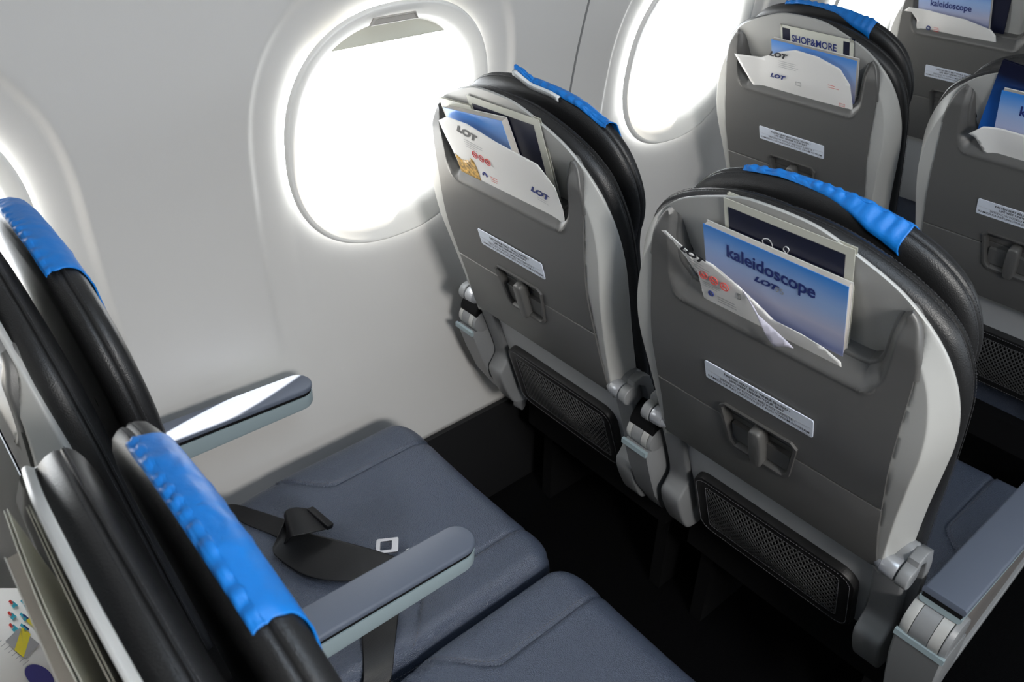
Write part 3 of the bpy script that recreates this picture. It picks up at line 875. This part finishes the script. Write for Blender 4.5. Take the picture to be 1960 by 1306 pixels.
# ------------------------------------------------------------------ pocket contents
def booklet(name, wd, ht, tk, cover_m, label, cat, col, row, x, w_, v, rot=(0, 0, 0), group=None, border=None, inner=None, pages=True, bow=.0):
    """thing: page block with a printed front cover; origin at lower left corner, local x/z plane, front faces -y"""
    r = link(name, None); place(r, col, row, x, w_, v, rot); thing(r, label, cat, group)
    def slab(y0, y1, ins, me_name, m, n=10):
        k = MB(); front = [[(ins+(wd-2*ins)*i/n, y0-bow*sin(pi*i/n), z) for i in range(n+1)] for z in (ins*.3, ht-ins)]
        back = [[(ins+(wd-2*ins)*i/n, y1-bow*sin(pi*i/n), z) for i in range(n+1)] for z in (ins*.3, ht-ins)]
        k.grid(front); k.grid(back); k.grid([front[1], back[1]]); k.grid([front[0], back[0]])
        k.grid([[front[0][0], front[1][0]], [back[0][0], back[1][0]]]); k.grid([[front[0][-1], front[1][-1]], [back[0][-1], back[1][-1]]])
        return link(me_name, k.mesh(me_name, m, 30), r)
    slab(-.0006, .0, 0, 'front_cover', cover_m)
    if pages: slab(.0001, tk, .0012, 'pages', M['pages'])
    slab(tk+.0001, tk+.0007, 0, 'back_cover', cover_m if not pages else M['paper'])
    if inner:
        x0, z0, x1, z1, mm = inner
        k = MB(); k.box((x0, -.0011-bow*.8, z0), (x1, -.0006, z1)); link('printed_panel', k.mesh('printed_panel', mm, 0), r)
    return r
def print_on(r, lines, m, size, x, y, z, name='lettering', align='LEFT', bold=0, shear=0, sx=1.0, rot=0):
    me = text_mesh([(t, a, b_, k, bold) for t, a, b_, k in lines], m, size, 0, align, 1.0, shear, sx)
    o = link(name, me, r, (x, y, z), (0, rot, 0)); return o
def sheet(name, pts, wfun, m, label, cat, col, row, group=None, n=None, thick=.0005, v0=None):
    """a curved sheet of paper given by its (x, v) outline; gridded so that it can bow"""
    bm = bmesh.new(); vs = [bm.verts.new((x, 0, v)) for x, v in pts]; bm.faces.new(vs)
    bmesh.ops.triangulate(bm, faces=bm.faces)
    for _ in range(4): bmesh.ops.subdivide_edges(bm, edges=[e for e in bm.edges if e.calc_length() > .009], cuts=1, use_grid_fill=False); bmesh.ops.triangulate(bm, faces=bm.faces)
    for v in bm.verts: v.co.y = wfun(v.co.x, v.co.z)
    me = bpy.data.meshes.new(name); bm.to_mesh(me); bm.free(); me.materials.append(m)
    me.polygons.foreach_set('use_smooth', [True]*len(me.polygons))
    o = link(name, me); place(o, col, row); s_ = o.modifiers.new('t', 'SOLIDIFY'); s_.thickness = thick
    if label: thing(o, label, cat, group)
    return o
def no_signs(r, x, y, z, R_=.006, gap=.0155, tilt=-.10):
    k = MB()
    for i in range(3):
        cx, cz = x+gap*i, z+tilt*gap*i
        pts = [(cx+R_*cos(2*pi*a/20), y, cz+R_*sin(2*pi*a/20)) for a in range(21)]
        k.tube(pts, .0006, 5); k.tube([(cx-R_*.7, y, cz+R_*.7), (cx+R_*.7, y, cz-R_*.7)], .0005, 5)
        k.tube([(cx-R_*.5, y, cz-.001), (cx+R_*.5, y, cz-.001)], .0007, 5)
    return link('prohibition_signs', k.mesh('signs', M['ink_red'], 0), r)

def logo(r, x, y, z, s, m=None, rot=0.0):
    return print_on(r, [("LOT", 0, 0, 1.0)], m or M['ink_blue'], s, x, y, z, 'airline_logo', 'LEFT', .055, .35, 1.35, rot)
def bars(r, x, y, z, w_, h_, n, m, gap, name='small_print', seed=1, rot=0):
    rnd = random.Random(seed); k = MB()
    for i in range(n):
        L = w_*rnd.uniform(.6, 1); k.add([(0, 0, -i*gap), (L, 0, -i*gap), (L, 0, -i*gap+h_), (0, 0, -i*gap+h_)], [(0, 1, 2, 3)])
    o = link(name, k.mesh(name, m, 0), r, (x, y, z), (0, rot, 0)); return o

def ring_mark(r, x, y, z, R_, m, a0=0, a1=2*pi, t=.0011):
    k = MB(); k.tube([(R_*cos(a0+(a1-a0)*i/16), 0, R_*sin(a0+(a1-a0)*i/16)) for i in range(17)], t, 5)
    return link('round_symbol', k.mesh('sym', m, 0), r, (x, y, z))
def subsheet(o, parent, col, row):
    o.parent = parent; o.matrix_parent_inverse = Matrix.Identity(4); o.matrix_basis = Matrix.Identity(4); return o
curl = [(0, 0), (-.004, .012), (.004, .017), (.009, .009), (.002, .001), (.010, -.006), (.018, 0), (.026, .006), (.030, .014), (.026, .017), (.023, .011), (.030, .004)]
def script(r, x, z):
    k = MB(); k.tube([(a, 0, b_) for a, b_ in spline(curl, 4)], .0005, 5); link('script_print', k.mesh('script', M['silver_ink'], 60), r, (x, -.0013, z))

# --- big aisle seat (row B, aisle)
r = booklet('brochure', .160, .180, .003, M['beige'], 'black and beige brochure standing tallest in the big right-hand seat pocket', 'brochure', 1, 0, -.070, .044, .098, (0, radians(0), 0), None, inner=(.006, .02, .150, .169, M['navy']), pages=False)
script(r, .055, .130)
booklet('brochure', .112, .182, .0015, M['beige'], 'plain beige brochure behind the black one in the big right-hand pocket', 'brochure', 1, 0, -.068, .0485, .100, (0, 0, 0), None, pages=False)
r = booklet('magazine', .186, .138, .007, M['kal'], 'sky-blue kaleidoscope magazine in the big right-hand seat pocket', 'magazine', 1, 0, -.094, .033, .100, (0, radians(.3), 0), 'sky-blue magazines')
print_on(r, [("kaleidoscope", 0, 0, 1.0)], M['ink_blue'], .0265, .032, -.0012, .1035, bold=.022, sx=.845, rot=radians(1.5))
logo(r, .070, -.0012, .085, .0115)
print_on(r, [("95", 0, 0, 1.0)], M['ink_grey'], .0125, .098, -.0012, .083)
cwa = lambda x, v: .0255 - .012*sm(.14, .23, v)*sm(.03, -.12, x) - .004*sm(.10, .16, v)
ptsc = [(-.138, .224), (-.130, .227), (-.098, .206), (-.067, .200), (-.035, .176), (-.009, .155), (.012, .147), (.045, .147), (.075, .142), (.096, .131), (.098, .102), (-.094, .102), (-.093, .134), (-.096, .162), (-.107, .192), (-.121, .214)]
r = sheet('safety_card', ptsc, cwa, M['paper'], 'white folded card slanting across the big right-hand seat pocket', 'card', 1, 0)
W_ = lambda x, v: cwa(x, v)-.0012
logo(r, -.112, W_(-.105, .21)-.001, .2075, .0130, M['ink'], radians(14))
bars(r, -.102, W_(-.10, .19), .193, .032, .0008, 4, M['ink_grey'], .004, rot=radians(8))
no_signs(r, -.086, W_(-.085, .172), .1715)
ring_mark(r, -.080, W_(-.08, .14), .140, .0035, M['ink_blue'])
bars(r, -.070, W_(-.07, .138), .140, .030, .001, 3, M['ink_grey'], .004, seed=5); bars(r, -.090, W_(-.09, .16), .158, .028, .0008, 3, M['ink_grey'], .003, seed=6)
k = MB(); k.tube([(0, 0, 0), (.004, 0, .0), (.004, 0, -.008), (.0, 0, -.009), (0, 0, 0)], .0004, 4); link('small_print', k.mesh('p', M['ink'], 0), r, (-.038, W_(-.04, .16), .165))
fl = sheet('folded_corner', [(-.040, .181), (-.025, .170), (-.006, .153), (.016, .146), (.038, .138), (.046, .134), (.034, .130), (.020, .121), (.012, .130), (-.008, .152)], lambda x, v: .021-.013*sm(.18, .125, v), mat('translucent_paper', (.60, .58, .68), .5), None, None, 1, 0)
subsheet(fl, r, 1, 0)

# --- middle window seat (row B, window)
r = booklet('brochure', .165, .172, .003, M['beige'], 'black and beige brochure in the pocket beside the big window', 'brochure', 0, 0, -.060, .044, .096, (0, radians(-2.2), 0), None, inner=(.010, .02, .150, .160, M['navy']), pages=False)
script(r, .062, .118)
r = booklet('leaflet', .085, .145, .002, M['beige'], 'pale SHOP&MORE leaflet at the left of the pocket by the window', 'leaflet', 0, 0, -.128, .0405, .100, (0, radians(-6), 0), 'SHOP&MORE leaflets', pages=False)  # plain beige cover, grey title
print_on(r, [("SHOP&MORE", 0, 0, 1.0)], M['ink_grey'], .0150, .002, -.0012, .120, bold=.02, sx=.85)
r = booklet('magazine', .150, .142, .010, M['kal'], 'thick magazine tucked behind the white card by the big window', 'magazine', 0, 0, -.100, .030, .098, (0, radians(-8), 0), 'sky-blue magazines')
cwb = lambda x, v: .0255-.006*sm(.13, .22, v)-.004*sm(.10, .15, x)
ptsc = [(-.128, .219), (-.100, .234), (-.047, .237), (.020, .226), (.106, .219), (.126, .202), (.136, .192), (.138, .150), (.132, .104), (-.118, .104), (-.119, .132), (-.124, .183)]
r = sheet('safety_card', ptsc, cwb, M['paper'], 'white card with orange city photo in the pocket beside the big window', 'card', 0, 0)
W_ = lambda x, v: cwb(x, v)-.0012
logo(r, -.082, W_(-.06, .22), .2155, .0175, M['ink'], radians(8)); logo(r, .068, W_(.09, .16), .157, .0145, M['ink_blue'], radians(6))
bars(r, -.070, W_(-.05, .20), .203, .046, .0008, 4, M['ink_grey'], .0042, seed=2, rot=radians(4)); bars(r, .080, W_(.10, .148), .149, .028, .0006, 2, M['ink_grey'], .004, seed=3, rot=radians(6))
no_signs(r, -.055, W_(-.04, .178), .178)
gp = sheet('city_photo', [(-.118, .135), (-.118, .158), (-.104, .150), (-.088, .146), (-.080, .158), (-.074, .164), (-.068, .160), (-.066, .145), (-.066, .120), (-.117, .120)], lambda x, v: cwb(x, v)-.0008, M['gold'], None, None, 0, 0)
subsheet(gp, r, 0, 0)
ring_mark(r, -.048, W_(-.05, .14), .140, .0048, M['ink_blue'], -.3, 3.4, .0013)
bars(r, -.034, W_(-.03, .14), .142, .022, .001, 3, M['ink_red'], .004, seed=9)

# --- row C window seat
r = booklet('leaflet', .162, .163, .003, M['navy'], 'SHOP&MORE leaflet with a white title panel standing up in the upper pocket', 'leaflet', 0, 1, -.048, .044, .100, (0, radians(0), 0), 'SHOP&MORE leaflets', inner=(.022, .02, .140, .157, M['beige']), pages=False)
k = MB(); [k.box(a, b_) for a, b_ in (((0, -.001, .157), (.162, 0, .163)), ((0, -.001, .0), (.004, 0, .163)), ((.154, -.001, .0), (.162, 0, .163)))]; link('pale_border', k.mesh('pale_border', M['beige'], 0), r, (0, -.0004, 0))
print_on(r, [("SHOP&MORE", 0, 0, 1.0)], M['ink_blue'], .0215, .026, -.0016, .131, bold=.022, sx=.80, rot=radians(0))
k = MB(); k.tube([(.013*cos(a), 0, .005*sin(a)) for a in [pi*i/10 for i in range(11)]], .002, 5); link('logo_arc', k.mesh('arc', M['ink_blue'], 0), r, (.078, -.0016, .120))
booklet('magazine', .192, .132, .008, M['kal'], 'sky-blue magazine behind the white paper bag in the upper pocket', 'magazine', 0, 1, -.066, .033, .100, (0, radians(1), 0), 'sky-blue magazines')
cwc = lambda x, v: .025-.007*sin(pi*min(1, max(0, (x+.12)/.25)))*sm(.11, .16, v)-.010*sm(-.075, -.145, x)
ptsc = [(-.146, .190), (-.083, .192), (-.030, .220), (.005, .232), (.053, .228), (.100, .211), (.121, .179), (.128, .130), (.128, .104), (-.098, .104), (-.098, .128), (-.103, .154), (-.128, .176)]
r = sheet('paper_bag', ptsc, cwc, M['paper'], 'white crumpled paper bag in the pocket under the SHOP&MORE leaflet', 'paper bag', 0, 1, 'white paper bags')
W_ = lambda x, v: cwc(x, v)-.0012
logo(r, -.058, W_(-.03, .215)-.0015, .2065, .0150, M['ink'], radians(0)); logo(r, -.058, W_(-.02, .165)-.0015, .1565, .0130)
bars(r, -.036, W_(.01, .20), .198, .06, .0008, 4, M['ink_grey'], .0045, seed=4); bars(r, .070, W_(.085, .168), .169, .03, .001, 2, M['ink_red'], .005, seed=8)
k = MB(); k.tube([(0, 0, 0), (.012, 0, 0), (.012, 0, -.006), (0, 0, -.006), (0, 0, 0)], .0004, 4); link('small_print', k.mesh('p', M['ink_red'], 0), r, (.100, W_(.1, .12)-.001, .132))
k = MB(); k.tube([(0, 0, 0), (.012, 0, 0), (.012, 0, -.008), (0, 0, -.008), (0, 0, 0)], .0004, 4); link('small_print', k.mesh('p', M['ink'], 0), r, (.004, W_(.0, .155)-.001, .160))

# --- row D window seat
booklet('brochure', .050, .145, .003, M['navy'], 'dark navy brochure at the right of the pocket in the top right corner', 'brochure', 0, 2, .034, .044, .098, (0, radians(1), 0), None, pages=False)
r = booklet('magazine', .186, .135, .008, M['kal'], 'sky-blue kaleidoscope magazine in the farthest pocket at the top right corner', 'magazine', 0, 2, -.132, .033, .098, (0, radians(-4), 0), 'sky-blue magazines')
print_on(r, [("kaleidoscope", 0, 0, 1.0)], M['ink_blue'], .0240, .032, -.0012, .084, bold=.02, sx=.86, rot=radians(3))
cwd = lambda x, v: .025-.007*sin(pi*min(1, max(0, (x+.14)/.22)))*sm(.11, .15, v)-.010*sm(-.10, -.16, x)
ptsc = [(-.166, .167), (-.154, .178), (-.101, .176), (-.005, .172), (.062, .154), (.075, .140), (.080, .115), (.078, .103), (-.126, .103), (-.130, .130), (-.130, .145), (-.146, .166)]
r = sheet('paper_bag', ptsc, cwd, M['paper'], 'white crumpled paper bag in the farthest pocket at the top right corner', 'paper bag', 0, 2, 'white paper bags')
ring_mark(r, -.098, cwd(-.098, .128)-.0015, .127, .0048, M['ink_blue'], t=.0013)
bars(r, -.084, cwd(-.08, .13)-.0015, .131, .02, .001, 3, M['ink_red'], .005, seed=3)

# --- row C aisle seat (cut off by the frame)
booklet('folder', .20, .195, .003, M['blue_card'], 'tall navy and blue folder tilted in the pocket at the right edge', 'folder', 1, 1, -.130, .044, .096, (0, radians(8), 0), None, pages=False)
r = booklet('magazine', .18, .143, .008, M['kal'], 'sky-blue magazine in front of the navy folder at the right edge', 'magazine', 1, 1, -.090, .031, .100, (0, radians(0), 0), 'sky-blue magazines')
print_on(r, [("kaleidoscope", 0, 0, 1.0)], M['ink_blue'], .0265, .034, -.0012, .104, bold=.02, sx=.86, rot=radians(2))
cwe = lambda x, v: .025-.006*sin(pi*min(1, max(0, (x+.1)/.2)))*sm(.11, .16, v)-.014*sm(-.07, -.13, x)
ptsc = [(-.123, .157), (-.103, .175), (-.039, .177), (.03, .176), (.09, .16), (.10, .104), (-.086, .104), (-.082, .128), (-.112, .150)]
sheet('paper_bag', ptsc, cwe, M['paper'], 'white paper bag in front of the navy folder at the right edge', 'paper bag', 1, 1, 'white paper bags')

# --- row A aisle seat: magazines seen edge-on, and a printed card sticking out
booklet('magazine', .215, .106, .011, M['paper'], 'thick magazine seen edge-on behind the nearest seat back at the bottom left', 'magazine', 1, -1, -.112, .010, .096, (0, 0, 0), None)
booklet('brochure', .210, .146, .0015, M['beige'], 'pale brochure bowed away from the nearest seat back at the bottom left', 'brochure', 1, -1, -.108, .026, .096, (0, 0, 0), None, pages=False, bow=.003)
booklet('brochure', .200, .143, .0012, M['beige'], 'thin brochure closest to the nearest seat back at the bottom left', 'brochure', 1, -1, -.102, .036, .098, (radians(-1), 0, 0), None, pages=False, bow=.001)


# printed safety leaflet leaning out of the net pocket of the window seat
r = link('safety_leaflet', None)
thing(r, 'white safety leaflet with small coloured figures and yellow slides at the bottom left edge', 'leaflet')
ex = Vector((-.291, .585, -.757)).normalized(); ez = Vector((-.977, .192, -.097)); ez = (ez-ex*ex.dot(ez)).normalized(); ey = ez.cross(ex)
mt = Matrix((ex, ey, ez)).transposed().to_4x4(); mt.translation = Vector((-.109, -.800, Z0-.311)); r.matrix_world = mt
k = MB(); k.grid([[(-.19+.305*i/12, -.0006-.003*sin(pi*i/12), z) for i in range(13)] for z in (-.215, 0)]); lo = link('printed_sheet', k.mesh('printed_sheet', M['paper'], 60), r); q_ = lo.modifiers.new('t', 'SOLIDIFY'); q_.thickness = .0008
def blob(x, z, a, b, m, nm, sh=0):
    k = MB(); k.add([(0, 0, 0), (a, 0, sh), (a, 0, b+sh), (0, 0, b)], [(0, 1, 2, 3)]); link(nm, k.mesh(nm, m, 0), r, (x+.531*z, -.0052, .883*z), (0, -.48, 0))
rnd = random.Random(3)
for zz in (-.036, -.061, -.082):
    for i in range(3):
        x = -.044+.019*i+rnd.uniform(0, .004); z = zz+rnd.uniform(-.003, .003)
        blob(x, z, .006, .006, M['ink_red'] if i == 0 else M['ink_teal'], 'printed_figure', .001)
        blob(x+.004, z-.008, .009, .004, M['ink_teal'], 'printed_figure', .002)
        blob(x+.008, z-.004, .004, .009, M['ink_blue'] if i == 1 else M['ink_teal'], 'printed_figure')
blob(.002, -.090, .022, .020, M['ink_yellow'], 'printed_slide', .003)
blob(-.016, -.140, .040, .034, M['ink_grey'], 'printed_panel', .003); blob(-.020, -.138, .046, .015, M['ink_yellow'], 'printed_slide', .018)
k = MB(); k.prism([(.020*cos(2*pi*i/28), .020*sin(2*pi*i/28)) for i in range(28)], -.0003, 0, 'y'); link('round_symbol', k.mesh('disc', mat('purple_ink', (.04, .035, .17), .6), 0), r, (.006-.531*.175, -.0054, -.175*.883))
bars(r, -.062-.531*.11, -.0052, -.11*.883, .016, .0008, 12, M['ink_grey'], .006, rot=-.48)

# ------------------------------------------------------------------ seat belt on the empty cushion
def ribbon(name, pairs, m, label=None, parent=None, n=6, th=.0012):
    P_ = spline([tuple(a)+tuple(b_) for a, b_ in pairs], n); k = MB()
    rows = []
    for q in P_:
        a, b_ = Vector(q[:3]), Vector(q[3:]); rows.append([a.lerp(b_, t)+Vector((0, 0, Z0)) for t in (0, .04, .25, .5, .75, .96, 1)])
    k.grid(rows); o = link(name, k.mesh(name, m, 60), parent); s_ = o.modifiers.new('t', 'SOLIDIFY'); s_.thickness = th; s_.offset = 0
    if label: o['label'] = label
    return o
zc = -.4300
belt = ribbon('seat_belt', [((-.245, -.520, zc-.02), (-.225, -.545, zc-.02)), ((-.206, -.480, zc+.004), (-.188, -.502, zc+.004)), ((-.165, -.452, zc+.003), (-.136, -.476, zc+.002)), ((-.118, -.426, zc+.003), (-.087, -.453, zc+.002)),
      ((-.095, -.418, zc+.010), (-.060, -.452, zc+.006)), ((-.090, -.430, zc+.030), (-.045, -.448, zc+.022)), ((-.090, -.425, zc+.044), (-.034, -.440, zc+.038)), ((-.086, -.410, zc+.045), (-.024, -.412, zc+.036)), ((-.078, -.391, zc+.036), (-.022, -.381, zc+.026))], M['webbing'])
thing(belt, 'black webbing seat belt looped over the empty cushion near the wall', 'seat belt')
t2 = ribbon('belt_tail', [((-.090, -.430, zc+.026), (-.062, -.470, zc+.010)), ((-.080, -.424, zc+.014), (-.050, -.474, zc+.004)), ((-.050, -.402, zc+.003), (-.018, -.468, zc+.002)), ((-.014, -.379, zc+.004), (.026, -.454, zc+.004)), ((.030, -.355, zc+.008), (.066, -.424, zc+.006)), ((.077, -.326, zc+.006), (.102, -.378, zc+.004)), ((.112, -.308, zc+.003), (.150, -.345, zc+.003))], M['webbing'], parent=belt)
k = MB(); pts = rrect(.0285, .0075, .003); k.prism(pts, -.004, .005, 'z', r=.0015); bt = link('belt_end_stop', k.mesh('stop', M['webbing'], 40), belt, (-.050, -.384, Z0+zc+.030), (radians(-20), radians(6), radians(10)))
# steel tongue
k = MB(); o1 = rrect(.016, .019, .003); i1 = rrect(.010, .010, .002, 0, -.002)
k.grid([[(x, y, -.001) for x, y in o1], [(x, y, .001) for x, y in o1], [(x, y, .001) for x, y in i1], [(x, y, -.001) for x, y in i1], [(x, y, -.001) for x, y in o1]], True)
link('buckle_tongue', k.mesh('tongue', M['steel'], 30), belt, (.058, -.318, Z0+zc+.006), (radians(4), 0, radians(-35)), 'steel buckle tongue')
k = MB(); k.prism(rrect(.012, .009, .004), -.004, .004, 'z', r=.0015); link('buckle_housing', k.mesh('housing', M['felt'], 40), belt, (.104, -.300, Z0+zc+.010), (0, 0, radians(-30)), 'white plastic buckle piece')
b2 = ribbon('seat_belt', [((.180, -.375, zc+.006), (.145, -.425, zc+.006)), ((.200, -.392, zc+.006), (.168, -.438, zc+.006)), ((.228, -.415, zc+.005), (.205, -.458, zc+.005)), ((.252, -.435, zc-.004), (.240, -.480, zc-.004)), ((.264, -.452, zc-.024), (.259, -.500, zc-.024)), ((.267, -.470, zc-.060), (.264, -.518, zc-.060)), ((.268, -.49, zc-.11), (.266, -.535, zc-.11))], M['webbing'])
thing(b2, 'black webbing seat belt hanging over the cushion edge below the armrest', 'seat belt')
k = MB(); rows = []
for i in range(9):
    t = i/8; rows.append([(.195+.030*t+.002*sin(3*t), -.512+.036*t-.018*s_, zc-.030+.004*sin(pi*t)+Z0-.012*s_*s_) for s_ in (-1, -.5, 0, .5, 1)])
k.grid(rows); tg = link('belt_label', k.mesh('tag', M['placard'], 60)); s_ = tg.modifiers.new('t', 'SOLIDIFY'); s_.thickness = .0006
tg.parent = b2; tg['label'] = 'white cloth care tag'

# silver bracket at the foot of the wall by the middle window seat
k = MB(); k.prism(spline([(0, 0), (.012, .010), (.055, .018), (.060, .006), (.020, -.006), (.014, -.020), (.004, -.028), (-.004, -.018)], 3, True), -.012, .012, 'x', r=.002)
k.cyl((-.013, .030, .008), (.013, .030, .008), .003)
br = link('seat_rail_bracket', k.mesh('bracket', M['knob'], 40), None, (-.215, .215, Z0-.545), (0, 0, radians(10)))
thing(br, 'small silver metal bracket low against the wall under the middle window seat', 'bracket')
